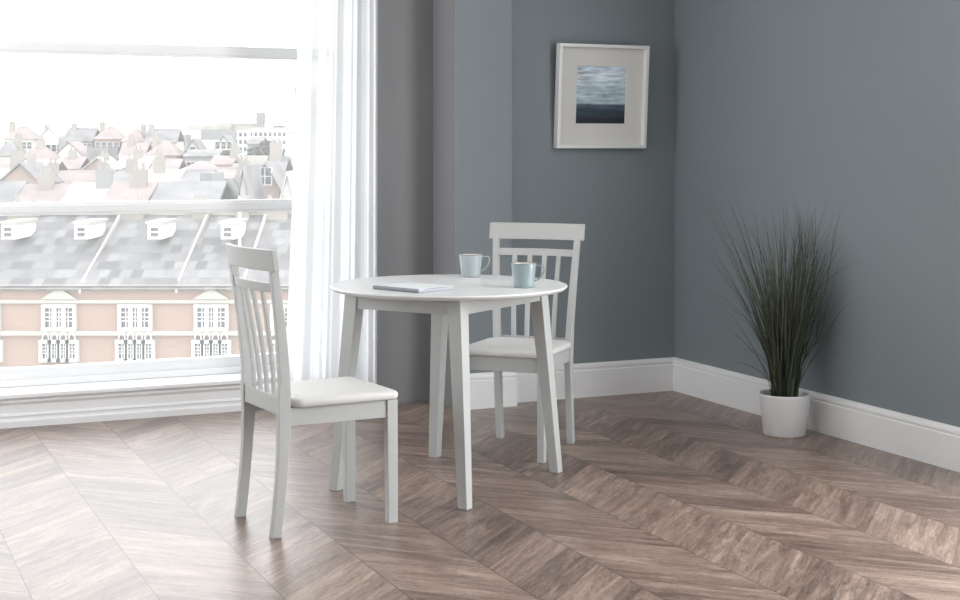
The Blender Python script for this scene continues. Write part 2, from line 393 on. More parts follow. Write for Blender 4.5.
for yy in (-.17, .17):
    bm = bmesh.new(); box(bm, US-.03, US+.03, yy-.018, yy+.018, .7285, .7313); link('hinge', bm, mat('steel_hinge', (.45,.45,.45,1), .3, .5, metal=1), T, bevel=.0006, seg=1)
for sx in (-1, 1):
    for sy in (-1, 1):
        def ring(cx, cy, w, z):
            x0, x1 = (cx-w, cx) if sx > 0 else (-cx, -cx+w); y0, y1 = (cy-w, cy) if sy > 0 else (-cy, -cy+w)
            return [(x0,y0,z),(x1,y0,z),(x1,y1,z),(x0,y1,z)]
        bm = bmesh.new(); loft(bm, [ring(.301, .362, .0385, 0), ring(.252, .327, .056, .7313)])
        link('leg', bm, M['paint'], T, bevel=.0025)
        # narrow foot pad
ax, ay = .253, .328
for s in (-1, 1):
    bm = bmesh.new(); y1 = s*(ay-.006); box(bm, -.200, .200, min(y1, y1-s*.02), max(y1, y1-s*.02), .676, .7313); link('apron', bm, M['paint'], T, bevel=.0015)
    bm = bmesh.new(); x1 = s*(ax-.006); box(bm, min(x1, x1-s*.02), max(x1, x1-s*.02), -.275, .275, .676, .7313); link('apron', bm, M['paint'], T, bevel=.0015)
for yy in (.08,):
    bm = bmesh.new(); box(bm, .2461, .335, yy-.02, yy+.02, .712, .7312); link('leaf_support', bm, M['paint'], T, bevel=.0015)

# ------------------------------------------------------------------ chair
def build_chair():
    C = empty('dining_chair', (0,0,0))
    RX, FX, RY, FY = .1620, .171, -.192, .198
    hw, hd = .0138, .0180
    def post_c(s, z):
        # centre of a rear leg / back post at height z, lateral and fore-aft
        if z < .40: t = 1-z/.40; y = RY + .004 - .030*t**1.7; x = RX
        elif z < .50: y = RY+.002; x = RX
        else: t = (z-.50)/.45; y = RY + .002 - .056*t**1.35; x = RX + .021*t
        if .40 <= z: x = RX + .028*(z-.40)/.55
        return s*x, y
    for s in (-1, 1):
        bm = bmesh.new(); rings = []
        for k in range(20):
            z = .88*k/19 if k < 19 else .88
            x, y = post_c(s, z)
            d = hd + (.003 if .3 < z < .5 else 0) + (0 if z > .2 else -.001) - max(0, (z-.55))*.012
            hx = hw - max(0, z-.45)*.005; rings.append([(x-hx,y-d,z),(x+hx,y-d,z),(x+hx,y+d,z),(x-hx,y+d,z)])
        loft(bm, rings); link('leg', bm, M['paint'], C, bevel=.002)
    for s in (-1, 1):
        bm = bmesh.new()
        def rg(cy, w, d, z): return [(s*FX-w,cy-d,z),(s*FX+w,cy-d,z),(s*FX+w,cy+d,z),(s*FX-w,cy+d,z)]
        loft(bm, [rg(FY+.002, .0142, .0175, 0), rg(FY, .0158, .0190, .25), rg(FY-.002, .0162, .0195, .419)])
        link('leg', bm, M['paint'], C, bevel=.002)
    # aprons
    bm = bmesh.new(); box(bm, -FX+.014, FX-.014, FY-.001, FY+.013, .360, .419); link('apron', bm, M['paint'], C, bevel=.0015)
    for s in (-1, 1):
        bm = bmesh.new()
        xr, xf = RX+.0085, FX+.0105
        q = lambda x, y: (s*x, y)
        pts = [q(xr-.018, RY+.015), q(xr, RY+.015), q(xf, FY-.016), q(xf-.018, FY-.016)]
        loft(bm, [[(x,y,z) for x,y in pts] for z in (.360, .419)]); link('apron', bm, M['paint'], C, bevel=.0015)
    bm = bmesh.new(); box(bm, -RX+.01, RX-.01, RY-.014, RY+.006, .397, .4555); link('rear_rail', bm, M['paint'], C, bevel=.0015)
    # seat cushion: rounded pad tapering to the rear
    def pad(inset, z, n=10, r0=.030):
        xr, xf, yr, yf = RX-.0135-0*inset, FX+.024-inset, RY+.020+inset*.4, FY+.026-inset
        r = max(r0-inset*.3, .006); pts = []
        for (cx, cy, a0, rr) in ((xf-r, yf-r, 0, r), (-xf+r, yf-r, 90, r)):
            for i in range(n+1):
                t = R(a0+90*i/n); pts.append((cx+rr*math.cos(t), cy+rr*math.sin(t), z))
        # sides widen quickly from between the posts
        pts += [(-xf+.004, yr+.045, z), (-xf+.012, yr+.022, z), (-xr, yr+.004, z), (-xr+.01, yr, z), (xr-.01, yr, z), (xr, yr+.004, z), (xf-.012, yr+.022, z), (xf-.004, yr+.045, z)]
        return pts
    bm = bmesh.new()
    R0 = [pad(.012, .4195), pad(.005, .4205), pad(.001, .425), pad(0, .434), pad(.001, .440), pad(.005, .4455), pad(.012, .4485), pad(.026, .4505), pad(.060, .4515), pad(.10, .452)]
    loft(bm, R0); link('seat_cushion', bm, M['cushion'], C, smooth=True)
    # curved rails of the back
    def rail(name, x1, z0, z1, th, bow, yoff, z0b=None, seg=18, topdip=0):
        bm = bmesh.new(); rings = []
        for k in range(seg+1):
            t = -1+2*k/seg; x = x1*t
            def yy(z): return post_c(1, z)[1] + yoff - bow*(1-t*t)
            zt = z1; zb = z0
            rings.append([(x,yy(zb)-th/2,zb),(x,yy(zb)+th/2,zb),(x,yy(zt)+th/2,zt),(x,yy(zt)-th/2,zt)])
        loft(bm, rings); return link(name, bm, M['paint'], C, bevel=.002)
    rail('crest_rail', .216, .872, .942, .020, .030, .001)
    rail('cross_rail', RX+.0205-.010, .802, .832, .017, .026, -.002)
    for k in range(4):
        f = (k+1)/5*2-1
        bm = bmesh.new(); rings = []
        for j in range(11):
            z = .452 + (.812-.452)*j/10; t = (z-.452)/.36
            xi = post_c(1, z)[0]-hw; x = f*xi
            y = post_c(1, z)[1] - (1-f*f)*.026*t + (-.004)*(1-t)
            rings.append([(x-.0102,y-.006,z),(x+.0102,y-.006,z),(x+.0102,y+.006,z),(x-.0102,y+.006,z)])
        loft(bm, rings); link('slat', bm, M['paint'], C, bevel=.0015)
    return C
chA = build_chair()
chB = copy_tree(chA)
chA.location = (-.5590, 5.099, 0); chA.rotation_euler.z = R(29.6-90)
tag(chA, 'pale grey slat-back dining chair by the window, left of the round table', 'chair', 'dining chairs')
chB.location = (.1620, 6.252, 0); chB.rotation_euler.z = R(249-90)
tag(chB, 'pale grey slat-back dining chair behind the round table, against the grey walls', 'chair', 'dining chairs')

# ------------------------------------------------------------------ mugs
def mug(loc, rz, glaze, label):
    Mg = empty('mug', loc, rz); tag(Mg, label, 'mug', 'mugs on the table')
    bm = bmesh.new()
    prof = [(0.001,.003),(.030,.003),(.033,0),(.0375,.0005),(.0385,.004),(.0395,.02),(.0435,.05),(.0465,.075),(.0478,.0895)]
    lathe(bm, prof, 56, capb=True); link('body', bm, glaze, Mg, smooth=True)
    bm = bmesh.new(); lathe(bm, [(.0452,.0893),(.0440,.075),(.0405,.048),(.0365,.02),(.033,.008),(.001,.0065)], 56, capt=True); link('inner_wall', bm, M['mug_in'], Mg, smooth=True)
    bm = bmesh.new(); lathe(bm, [(.0478,.0888),(.0480,.0902),(.0470,.0914),(.0458,.0911),(.0451,.0893)], 56); link('rim', bm, M['mug_rim'], Mg, smooth=True)
    pts = []
    ctl = [(.0455,.081),(.054,.0815),(.064,.082),(.0715,.079),(.0745,.070),(.073,.058),(.067,.046),(.059,.036),(.052,.030),(.0455,.026),(.0405,.024)]
    for i in range(len(ctl)-1):
        for q in range(4):
            t = q/4; p0 = ctl[max(i-1,0)]; p1 = ctl[i]; p2 = ctl[i+1]; p3 = ctl[min(i+2,len(ctl)-1)]
            pts.append(tuple(.5*((2*p1[k])+(-p0[k]+p2[k])*t+(2*p0[k]-5*p1[k]+4*p2[k]-p3[k])*t*t+(-p0[k]+3*p1[k]-3*p2[k]+p3[k])*t**3) for k in (0,1)))
    pts.append(ctl[-1])
    bm = bmesh.new(); tube(bm, [(x,0,z) for x,z in pts], .0068, 12, flat=.42); link('handle', bm, glaze, Mg, smooth=True)
    bm = bmesh.new(); tube(bm, [(x+.0026 if z > .03 else x+.001,0,z+(.001 if z > .08 else -.0006)) for x,z in pts[3:-3]], .0016, 8); 
    link('handle_edge', bm, M['mug_rim'], Mg, smooth=True)['label'] = 'brown handle edge'
    return Mg
mug((.1640, 5.560, .7502), R(-6), M['mug'], 'aqua green mug with brown rim, the nearer of the two on the table')
mug((-.0370, 6.010, .7502), R(4), M['mug2'], 'pale blue-grey mug with brown rim, the farther of the two on the table')

# ------------------------------------------------------------------ notebook
N = empty('notebook', (-.309, 5.4155, .7502), R(-42.3)); tag(N, 'closed pale blue notebook with dark grey spine lying on the round table', 'notebook')
L0, D0, TH = .2335, .185, .0125
bm = bmesh.new()
rings = []
for k in range(9):
    t = k/8; y = .004 + (D0-.004)*t
    rings.append([(-L0/2+.002*0,y,.0), (L0/2,y,.0), (L0/2,y,.0016), (-L0/2,y,.0016)])
loft(bm, rings); link('back_cover', bm, M['book_spine'], N)
bm = bmesh.new(); rings = []
for k in range(13):
    t = k/12; y = .004 + (D0-.001)*t; 
    lift = lambda x: .0022*max(0, math.sin(math.pi*t))*(1 if x > 0 else .3)
    rings.append([(-L0/2,y,TH-.0016+lift(-1)), (L0/2+.001,y,TH-.0016+lift(1)), (L0/2+.001,y,TH+lift(1)), (-L0/2,y,TH+lift(-1))])
loft(bm, rings); link('front_cover', bm, M['book_cover'], N)
bm = bmesh.new()
for k in range(7):
    z0 = .0018 + k*(TH-.0036)/7; random.seed(k); j = random.uniform(-.0012, .0012)
    box(bm, -L0/2+.003, L0/2-.002+j, .006, D0-.004+j, z0, z0+(TH-.0036)/7-.0003)
link('page_block', bm, M['paper'], N)
bm = bmesh.new(); rings = []
for x in (-L0/2-.0005, L0/2+.0005):
    rings.append([(x, .012, .0), (x, .003, .0), (x, -.001, .002), (x, -.002, TH*.5), (x, -.001, TH-.0015), (x, .003, TH+.0004), (x, .012, TH+.0004), (x, .012, TH-.0012), (x, .004, TH-.0015),(x, .003, .002),(x,.012,.0012)])
loft(bm, rings); link('spine', bm, M['book_spine'], N)

# ------------------------------------------------------------------ framed picture
P0 = an(3.172+.4665, -6.72+.0035, 1.2715)
Pc = empty('framed_picture', P0); 
LEAN = R(4.0)
rot = Matrix(((E1.x, -E2.x, 0), (E1.y, -E2.y, 0), (0, 0, 1)))     # local x along wall, local y into the wall, z up
Pc.rotation_euler = (rot @ Matrix.Rotation(LEAN, 3, 'X')).to_euler()
tag(Pc, 'white box-framed abstract grey-blue seascape hanging tilted forward on the dark grey wall', 'picture')
FW, FH, FD, FB = .516, .528, .044, .017
def frame_ring(bm, x0, x1, z0, z1, bw, y0, y1):
    box(bm, x0, x1, y0, y1, z0, z0+bw); box(bm, x0, x1, y0, y1, z1-bw, z1); box(bm, x0, x0+bw, y0, y1, z0+bw, z1-bw); box(bm, x1-bw, x1, y0, y1, z0+bw, z1-bw)
bm = bmesh.new()
o4 = [(-FW/2,0),(FW/2,0),(FW/2,FH),(-FW/2,FH)]
def q4(i, y): 
    x0, x1, z0, z1 = -FW/2+i, FW/2-i, i, FH-i
    return [(x0,y,z0),(x1,y,z0),(x1,y,z1),(x0,y,z1)]
loft(bm, [q4(0,0), q4(0,-FD), q4(FB,-FD), q4(FB+.002,-.012), q4(.01,-.012), q4(.01,0), q4(0,0)], cap=False)
bmesh.ops.remove_doubles(bm, verts=bm.verts[:], dist=1e-5)
link('frame', bm, M['frame'], Pc, bevel=.0015)
bm = bmesh.new(); IW, IH = .284, .292; iz = .124
bx0, bx1, bz0, bz1 = -IW/2, IW/2, iz, iz+IH
def q5(x0,x1,z0,z1,y): return [(x0,y,z0),(x1,y,z0),(x1,y,z1),(x0,y,z1)]
i = FB+.0005
loft(bm, [q5(-FW/2+i,FW/2-i,i,FH-i,-.0125), q5(-FW/2+i,FW/2-i,i,FH-i,-.0165), q5(bx0-.001,bx1+.001,bz0-.001,bz1+.001,-.0165), q5(bx0+.001,bx1-.001,bz0+.001,bz1-.001,-.0125), q5(-FW/2+i,FW/2-i,i,FH-i,-.0125)], cap=False)
link('mount_board', bm, M['matboard'], Pc)
bm = bmesh.new(); box(bm, bx0-.006, bx1+.006, -.0118, -.0095, bz0-.006, bz1+.006); link('print', bm, M['art'], Pc)
bm = bmesh.new(); box(bm, -FW/2+.011, FW/2-.011, -.009, -.004, .011, FH-.011); link('backing', bm, M['backing_grey'], Pc)

# ------------------------------------------------------------------ potted grass
PX, PY = 1.354, 6.605
G = empty('potted_grass', (PX, PY, 0)); tag(G, 'tall bushy ornamental grass in a white tapered pot standing by the right wall', 'potted plant')
bm = bmesh.new()
lathe(bm, [(.080,.0),(.091,.0),(.094,.003),(.112,.172),(.115,.180),(.113,.1825),(.107,.181),(.104,.170),(.101,.150)], 64, capb=True)
link('pot', bm, M['pot'], G, smooth=True)
bm = bmesh.new(); lathe(bm, [(.1025,.152),(.08,.156),(.04,.158),(.002,.160)], 40, capt=True); link('soil', bm, M['soil'], G, smooth=True)
random.seed(21)
bm = bmesh.new()
wn = Vector((E2.x, E2.y, 0)); en = Vector((-E1.x, -E1.y, 0))
def wall_room(p):      # distance to the right wall face
    return (AR - p.dot(E1))
for k in range(330):
    az = random.uniform(0, 2*math.pi); r0 = .055*math.sqrt(random.random())
    base = Vector((PX+r0*math.cos(az), PY+r0*math.sin(az), .155))
    az2 = az + random.gauss(0, .5)
    h = random.choice((random.uniform(.62,.92), random.uniform(.35,.75), random.uniform(.5,.85)))
    sp_ = abs(random.gauss(.12, .12)) + .01
    if random.random() < .12: sp_ += random.uniform(.06, .16)
    droop = random.random()**2.5*.18
    wd = random.uniform(.0020, .0036)
    d = Vector((math.cos(az2), math.sin(az2), 0)); side = Vector((-d.y, d.x, 0))
    kink = random.gauss(0, .012)
    pts = []
    for j in range(11):
        t = j/10
        p = base + d*(sp_*(t**1.5) + droop*t**4) + Vector((0,0,h*(t - droop*.9*t**4))) + side*kink*math.sin(t*3)
        room = wall_room(p)
        if room < .03:
            p -= E1*(.03-room)*(1)
            p += Vector((0,0,0))
        pts.append(p)
    mi = random.choices((0,1,2), (.50,.30,.20))[0]
    prev = None
    ph = random.uniform(0, math.pi)
    for j, p in enumerate(pts):
        t = j/10; ww = wd*(1-.92*t**2.2)
        sd = side*math.cos(ph)+d*math.sin(ph)
        c = [bm.verts.new(p - sd*ww), bm.verts.new(p + sd.cross(Vector((0,0,1)))*ww*.35), bm.verts.new(p + sd*ww)]
        if prev:
            for q in (0,1): bm.faces.new((prev[q], prev[q+1], c[q+1], c[q])).material_index = mi
        prev = c
# one long arching blade reaching out low to the left
for (tx, tz, rise) in ((-.245, .30, .05), (-.20, .88, .0), (-.23, .80, .0), (-.20, .36, .02), (-.22, .90, 0), (-.24,.62,0)):
    prev = None
    d = Vector((-.62, -.1, 0)).normalized()*0 + Vector((-.8, .35, 0)).normalized()
    for j in range(15):
        t = j/14
        zz = .157 + (tz-.157)*(t if rise == 0 else math.sin(t*math.pi*.62)/math.sin(.62*math.pi)) 
        p = Vector((PX, PY, zz)) + Vector((-1, .12, 0))*(-tx)*(t**(1.7 if rise == 0 else 1.0))
        ww = .0026*(1-.9*t**2)
        c = [bm.verts.new(p + Vector((0,ww,.3*ww))), bm.verts.new(p+Vector((0,0,-ww*.5))), bm.verts.new(p + Vector((ww*.7,-ww,.3*ww)))]
        if prev:
            for q in (0,1): bm.faces.new((prev[q], prev[q+1], c[q+1], c[q])).material_index = 0
        prev = c
gr = link('grass_blades', bm, [M['g1'], M['g2'], M['g3']], smooth=True)
gr.parent = G; gr.matrix_parent_inverse = Matrix.Translation((PX, PY, 0)).inverted()

# ------------------------------------------------------------------ the town outside
def pz(y, D): return EYE - (y-HOR)*D/F
def pxx(x, D): return (x-480)*D/F
prof = [(14,-17),(80,-17),(105,-15),(150,-11),(200,-8.5),(260,-6.0),(330,-4.5),(520,-4),(950,-1)]
def gz(D):
    for (a, za), (b, zb) in zip(prof, prof[1:]):
        if D <= b: return za + (zb-za)*(D-a)/(b-a)
    return prof[-1][1]
bm = bmesh.new(); rs = []
for y, z in prof: rs.append([bm.verts.new((x, y, z + .4*math.sin(x*.07+y*.05)*(y > 90))) for x in range(-320, 261, 20)])
for a, b in zip(rs, rs[1:]):
    for i in range(len(a)-1): bm.faces.new((a[i], a[i+1], b[i+1], b[i]))
struct('hills_ground', bm, M['ground'])

WINM = {}
def win_mesh(w, h, bars):
    key = (round(w,2), round(h,2), bars)
    if key in WINM: return WINM[key]
    bm = bmesh.new()
    f = .07*min(1.6, max(.8, w))
    box(bm, -w/2-f, w/2+f, -.10, .02, -f, 0, 0); box(bm, -w/2-f, w/2+f, -.10, .02, h, h+f, 0)
    box(bm, -w/2-f, -w/2, -.10, .02, 0, h, 0); box(bm, w/2, w/2+f, -.10, .02, 0, h, 0)
    box(bm, -w/2, w/2, -.03, .01, 0, h, 1)
    for b in range(1, bars): x = -w/2+w*b/bars; box(bm, x-.03, x+.03, -.06, .0, 0, h, 0)
    box(bm, -w/2, w/2, -.055, .0, h*.5-.025, h*.5+.025, 0)
    me = bpy.data.meshes.new('window'); bmesh.ops.recalc_face_normals(bm, faces=bm.faces[:]); bm.to_mesh(me); bm.free()
    me.materials.append(M['winframe']); me.materials.append(M['pane']); WINM[key] = me; return me
def add_win(parent, x, z, w, h, bars=1, y=0):
    o = bpy.data.objects.new('window', win_mesh(w, h, bars)); COL.objects.link(o); o.parent = parent; o.location = (x, y, z); return o
USED = []
def house(x0, x1, D, yeave, ytop, wall, roof, kind, label, depth=7, wins=None, chim=(), name='town_house', group=None, ww=.9, wh=1.3, bars=1):
    """x0..x1 pixel columns at distance D; eave and ridge heights from pixel rows"""
    for _ in range(200):
        X0, X1 = pxx(x0, D), pxx(x1, D)
        if all(X1+.45 <= q[0] or X0-.45 >= q[1] or D-.45 >= q[3] or D+depth+.45 <= q[2] for q in USED): break
        D += .5
    X0, X1 = X0+.1, X1-.1
    USED.append((X0-.4, X1+.4, D-.4, D+depth+.4))
    Wd = X1-X0; g = gz(D)-1.2
    ze = pz(yeave, D)-g; zt = pz(ytop, D + (depth/2 if kind == 'x' or kind == 'hip' else 0))-g
    B = empty(name, ((X0+X1)/2, D, g)); tag(B, label, 'building', group); assert 4 <= len(label.split()) <= 16, label
    h = Wd/2
    bm = bmesh.new(); box(bm, -h, h, 0, depth, 0, ze)
    if kind == 'front':
        v = [bm.verts.new(p) for p in ((-h,0,ze),(h,0,ze),(0,0,zt),(-h,depth,ze),(h,depth,ze),(0,depth,zt))]
        bm.faces.new(v[:3]); bm.faces.new(v[3:][::-1])
    link('wall', bm, M[wall], B)
    bm = bmesh.new(); o = .35
    if kind == 'x':
        loft(bm, [[(x,-o,ze-.05),(x,depth/2,zt),(x,depth+o,ze-.05),(x,depth+o,ze-.25),(x,depth/2,zt-.2),(x,-o,ze-.25)] for x in (-h-.2, h+.2)])
    elif kind == 'front':
        sl = (zt-ze)/h
        loft(bm, [[(-h-o,y,ze-o*sl),(0,y,zt+.12),(h+o,y,ze-o*sl),(h+o,y,ze-o*sl+.18),(0,y,zt+.32),(-h-o,y,ze-o*sl+.18)] for y in (-.25, depth+.2)])
    elif kind == 'hip':
        k = min(h*.8, depth/2)
        v = [bm.verts.new(p) for p in ((-h-o,-o,ze),(h+o,-o,ze),(h+o,depth+o,ze),(-h-o,depth+o,ze),(-h+k,depth/2,zt),(h-k,depth/2,zt))]
        for f in ((0,1,5,4),(1,2,5),(2,3,4,5),(3,0,4),(3,2,1,0)): bm.faces.new([v[i] for i in f])
    else:
        box(bm, -h-.15, h+.15, -.15, depth+.15, ze, ze+max(.3, (zt-ze)))
    link('roof', bm, M[roof], B)
    for cxf, cw, ch in chim:
        bm = bmesh.new(); cx = -h+Wd*cxf; zb = ze if kind in ('flat','front') else (ze+zt)/2
        box(bm, cx-cw/2, cx+cw/2, depth*.35, depth*.35+.8, zb-.3, zt+ch); 
        for q in (-.25,.25): lathe(bm, [(.13, zt+ch-.02), (.10, zt+ch+.45)], 8, cx+q*cw, depth*.35+.4, capt=True)
        link('chimney', bm, M['tanbrick'] if wall != 'white' else M['greywall'], B)
    if wins:
        cols, rows_, top, pitch = wins
        for r_ in range(rows_):
            z = ze - top - r_*pitch
            for c in range(cols):
                add_win(B, -h + Wd*(c+.5)/cols, z, ww, wh, bars)
    return B

# --- the brick terrace straight across the street
D0_ = 60.0
X0, X1 = pxx(-190, D0_), pxx(500, D0_); g = -17.2
B = empty('brick_terrace', ((X0+X1)/2, D0_, g)); tag(B, 'long pink brick terrace with stone bands and white sash windows directly across the street', 'building')
h = (X1-X0)/2; cxm = (X0+X1)/2
zt_ = lambda y: pz(y, D0_)-g
bm = bmesh.new(); box(bm, -h, h, 0, 10, 0, zt_(286)); link('wall', bm, M['brick'], B)
for nm, ya, yb, out in (('cornice', 284, 288, .35), ('string_course', 299.5, 303, .16), ('string_course', 330.5, 335, .20), ('string_course', 366, 370, .2)):
    bm = bmesh.new(); box(bm, -h, h, -out, 0.02, zt_(yb), zt_(ya)); link(nm, bm, M['stone'], B)
bm = bmesh.new(); zr = pz(214, D0_+7)-g
loft(bm, [[(x,-.4,zt_(285)),(x,7,zr),(x,14,zt_(285)),(x,14,zt_(285)-.2),(x,-.3,zt_(285)-.2)] for x in (-h,h)]); link('roof', bm, M['slate'], B)
bm = bmesh.new(); box(bm, -h, h, 6.8, 7.2, zr-.05, zr+.12); link('ridge_capping', bm, M['stone'], B)
def sash(name, x, z, w, hh, lights, arch=False, y=-.12):
    bm = bmesh.new(); s = .13
    box(bm, -w/2-s, w/2+s, -.16, .14, -s, 0); box(bm, -w/2-s, w/2+s, -.16, .14, hh, hh+s); box(bm, -w/2-s, -w/2, -.12, .14, 0, hh); box(bm, w/2, w/2+s, -.12, .14, 0, hh)
    for b in range(1, lights): xx = -w/2+w*b/lights; box(bm, xx-.09, xx+.09, -.10, .14, 0, hh)
    for b in range(lights):
        xm = -w/2+w*(b+.5)/lights; box(bm, xm-.02, xm+.02, -.05, .1, 0, hh)
    for zz in (hh*.33, hh*.52, hh*.76): box(bm, -w/2, w/2, -.05, .1, zz-.02, zz+.02)
    if arch:
        n = 14
        loft(bm, [[(r*math.cos(math.pi*i/n)*w/2, yy, hh+s+r*math.sin(math.pi*i/n)*.30) for r, yy in ((1.15,-.1),(1.15,.1),(.85,.1),(.85,-.1))] for i in range(n+1)])
    f = link('window', bm, M['winframe'], B); f.location = (x, y, z)
    bm = bmesh.new(); box(bm, -w/2, w/2, .06, .10, 0, hh); link('pane', bm, M['pane'], f)
for k in range(-5, 4):
    px = 212+76*k; x = pxx(px, D0_)-cxm
    sash('window', x, zt_(327), 1.12, .80, 3)
    for q in (-1.2, -.4, .4, 1.2): sash('window', x+q*.42*1.05, zt_(358), .26, .62, 1, True)
    # small pediment on the cornice
    if k in (-4, -2, 0):
        bm = bmesh.new(); loft(bm, [[(-.75,yy,zt_(299)),(.75,yy,zt_(299)),(0,yy,zt_(287.5))] for yy in (-.22, .02)]); o = link('pediment', bm, M['stone'], B); o.location.x = x
    if k < 1:
        # dormer with white cheeks
        bm = bmesh.new(); dx = x+.25; zb = zt_(243); zt2 = zt_(227)
        box(bm, dx-.30, dx+.30, 2.3, 5.2, zb, zt2); dm = link('dormer', bm, M['white'], B)
        bm = bmesh.new(); box(bm, dx-.38, dx+.38, 2.2, 5.3, zt2, zt2+.1); link('dormer_roof', bm, M['stone'], dm)
        add_win(dm, dx, zb+.12, .32, .38, 1, 2.32)
    # cross gable slopes and parapet
for px in (-70, 82, 178, 243, 294, 400):
    x = pxx(px, D0_)-cxm
    bm = bmesh.new(); box(bm, x-.14, x+.14, -.3, 7.4, 0, 0)if False else None
    sl = (zr-zt_(285))/7.4
    loft(bm, [[(xx,-.35,zt_(285)),(xx,7,zr+.28),(xx,7,zr-.1),(xx,-.35,zt_(285)-.3)] for xx in (x-.05,x+.05)]); link('party_wall', bm, M['stone'], B)
for px, w_ in ((-110,1.3),(20,1.3),(128,1.2),(198,.7),(241,.6),(274,1.1)):
    x = pxx(px, D0_+6)-cxm
    bm = bmesh.new(); box(bm, x-w_/2, x+w_/2, 6.3, 7.3, zr-.9, zr+.55)
    for q in (-.28,.28): lathe(bm, [(.12, zr+.5), (.10, zr+.85)], 8, x+q*w_, 6.8, capt=True)
    link('chimney', bm, M['tanbrick'], B)

bm = bmesh.new(); lathe(bm, [(.07, 0), (.06, 2.4)], 10, capb=True, capt=True); o = link('vent_pipe', bm, M['white'], B); o.location = (pxx(240.5, D0_+1)-cxm, .8, zt_(262)+.2)
# --- the rows climbing the hill; hand placed where the photo shows them
SPEC = []
def H_(*a, **k): SPEC.append((a, k))
H_(150,216,92,205,181,'tanbrick','slate2','x','low building with plain grey slate roof just above the lower window rail',10,(5,1,1.9,3))
H_(214,240,96,202,184,'stone','slate2','front','small stone gabled house between the plain slate roof and the white gable',9,(2,1,1.6,3),((.8,.7,.6),))
H_(238.5,247.5,94,190,171,'white','slate2','front','narrow tall white gable with a small dark window',8,(1,1,1.4,3),ww=.4,wh=.5)
H_(249,281,102,190,166,'pinkbrick','slate2','front','brick gabled house with a white framed window, right of the narrow white gable',9,(1,1,-.4,3),((.15,.8,-.6),),ww=.9,wh=1.2,bars=2)
H_(281,294,98,193,176,'white','winframe','front','small white house with a pointed white gable near the curtain',8)
H_(292,330,112,184,166,'pinkbrick','tile','x','pink brick house behind the curtain edge',9,(4,1,1.6,3))
H_(180,208,135,182,169,'cream','slate2','x','cream house with a grey roof at the left above the plain slate roof',9,(3,1,1.6,3))
H_(201,211,125,184,173,'white','flatroof','flat','small white boxy house standing before the terrace',6)
H_(208,242,142,178,167,'stone','tile','x','stone terrace with several pale windows under a clay tile roof',9,(7,1,2.0,3),((.95,1,.6),),ww=.8,wh=1.2)
H_(242,266,138,181,165,'cream','slate2','hip','cream villa with a hipped slate roof left of the brick gable top',9,(4,1,1.7,3))
H_(264,284,150,172,156,'tanbrick','slate2','x','tan brick house with a tall chimney beneath the trees',9,(3,1,1.6,3),((.4,1.2,1.4),))
H_(284,312,155,172,158,'cream','tile','x','cream house with a pinkish roof by the curtain edge',9,(4,1,1.6,3))
H_(181,212,178,170,161,'tanbrick','tile','hip','tan house with a faded hipped clay roof on the left slope',10,(4,1,1.6,3))
H_(210,232,186,163.5,155.5,'stone','tile','x','long low building with a faded pink roof at the middle of the slope',9,(6,1,2,3),((.96,1,1),))
H_(229,268,190,164.5,156,'white','stone','flat','long white low building with a pale flat roof at the middle of the slope',9,(10,1,1.3,3),ww=.7,wh=.8)
H_(184,219,225,155.5,149.5,'greywall','slate2','x','grey shed-like building with a dark roof on the left slope',12,(8,1,2.0,3),ww=1.2,wh=1)
H_(186,199,235,150,140.5,'stone','slate2','front','stone house with a round-topped grey gable below the pale block',9,(1,1,.8,3))
H_(198,216,240,149,140,'stone','stone','x','pale terrace with a light roof in front of the dark grey block',9,(5,1,1.7,3))
H_(214,233,232,150,137,'white','slate2','front','white gabled house in the centre of the slope',10,(3,1,-.2,2.5),ww=.7,wh=1.1)
H_(233,248,560,130,129,'white','stone','flat','tall white hotel block with four rows of small dark windows',12,(3,4,2.4,2.8),ww=.9,wh=1.4)
H_(248.5,287,585,128.6,127.2,'white','stone','flat','long white hotel wing with a row of square dark windows',12,(8,3,3.0,3.2),ww=1.1,wh=1.5)
H_(247,262,248,143,137,'greywall','slate2','x','grey roofed annexe in front of the white hotel wing',9,(3,2,2.2,2.6))
H_(180,187,540,140,134.5,'greywall','flatroof','flat','narrow grey block at the far left of the skyline',12,(2,2,2,3))
H_(185.5,201,575,130,125,'white','stone','flat','pale concrete block with a few dark windows on the left of the skyline',14,(5,1,7.5,3))
H_(201.5,216,585,131,125,'stone','stone','flat','pale slab building between the concrete block and the long dark roof',14)
H_(201,233,545,140,129.5,'greywall','flatroof','flat','long dark grey block on the skyline',14,(8,1,2.6,3),ww=1.8,wh=.9)
H_(217,230.5,600,128,122.5,'stone','stone','flat','raised pale box with a curved top on the skyline',14)
H_(231.5,255,602,126,123,'cream','stone','flat','low cream slab on the skyline beside the chimney tower',14)
H_(256,263,602,122,112.5,'greywall','flatroof','flat','square grey tower standing above the skyline',8)
H_(273,283,602,128,125.5,'greywall','slate2','flat','small grey roof box on the skyline right of the tower',8)
H_(285,322,530,133,131,'cream','stone','flat','large plain cream block at the right of the skyline',14)
H_(294.5,316,590,90,87.5,'greywall','flatroof','flat','tall pale tower block seen partly through the curtain edge',14,(3,5,6,6),ww=1.5,wh=2)
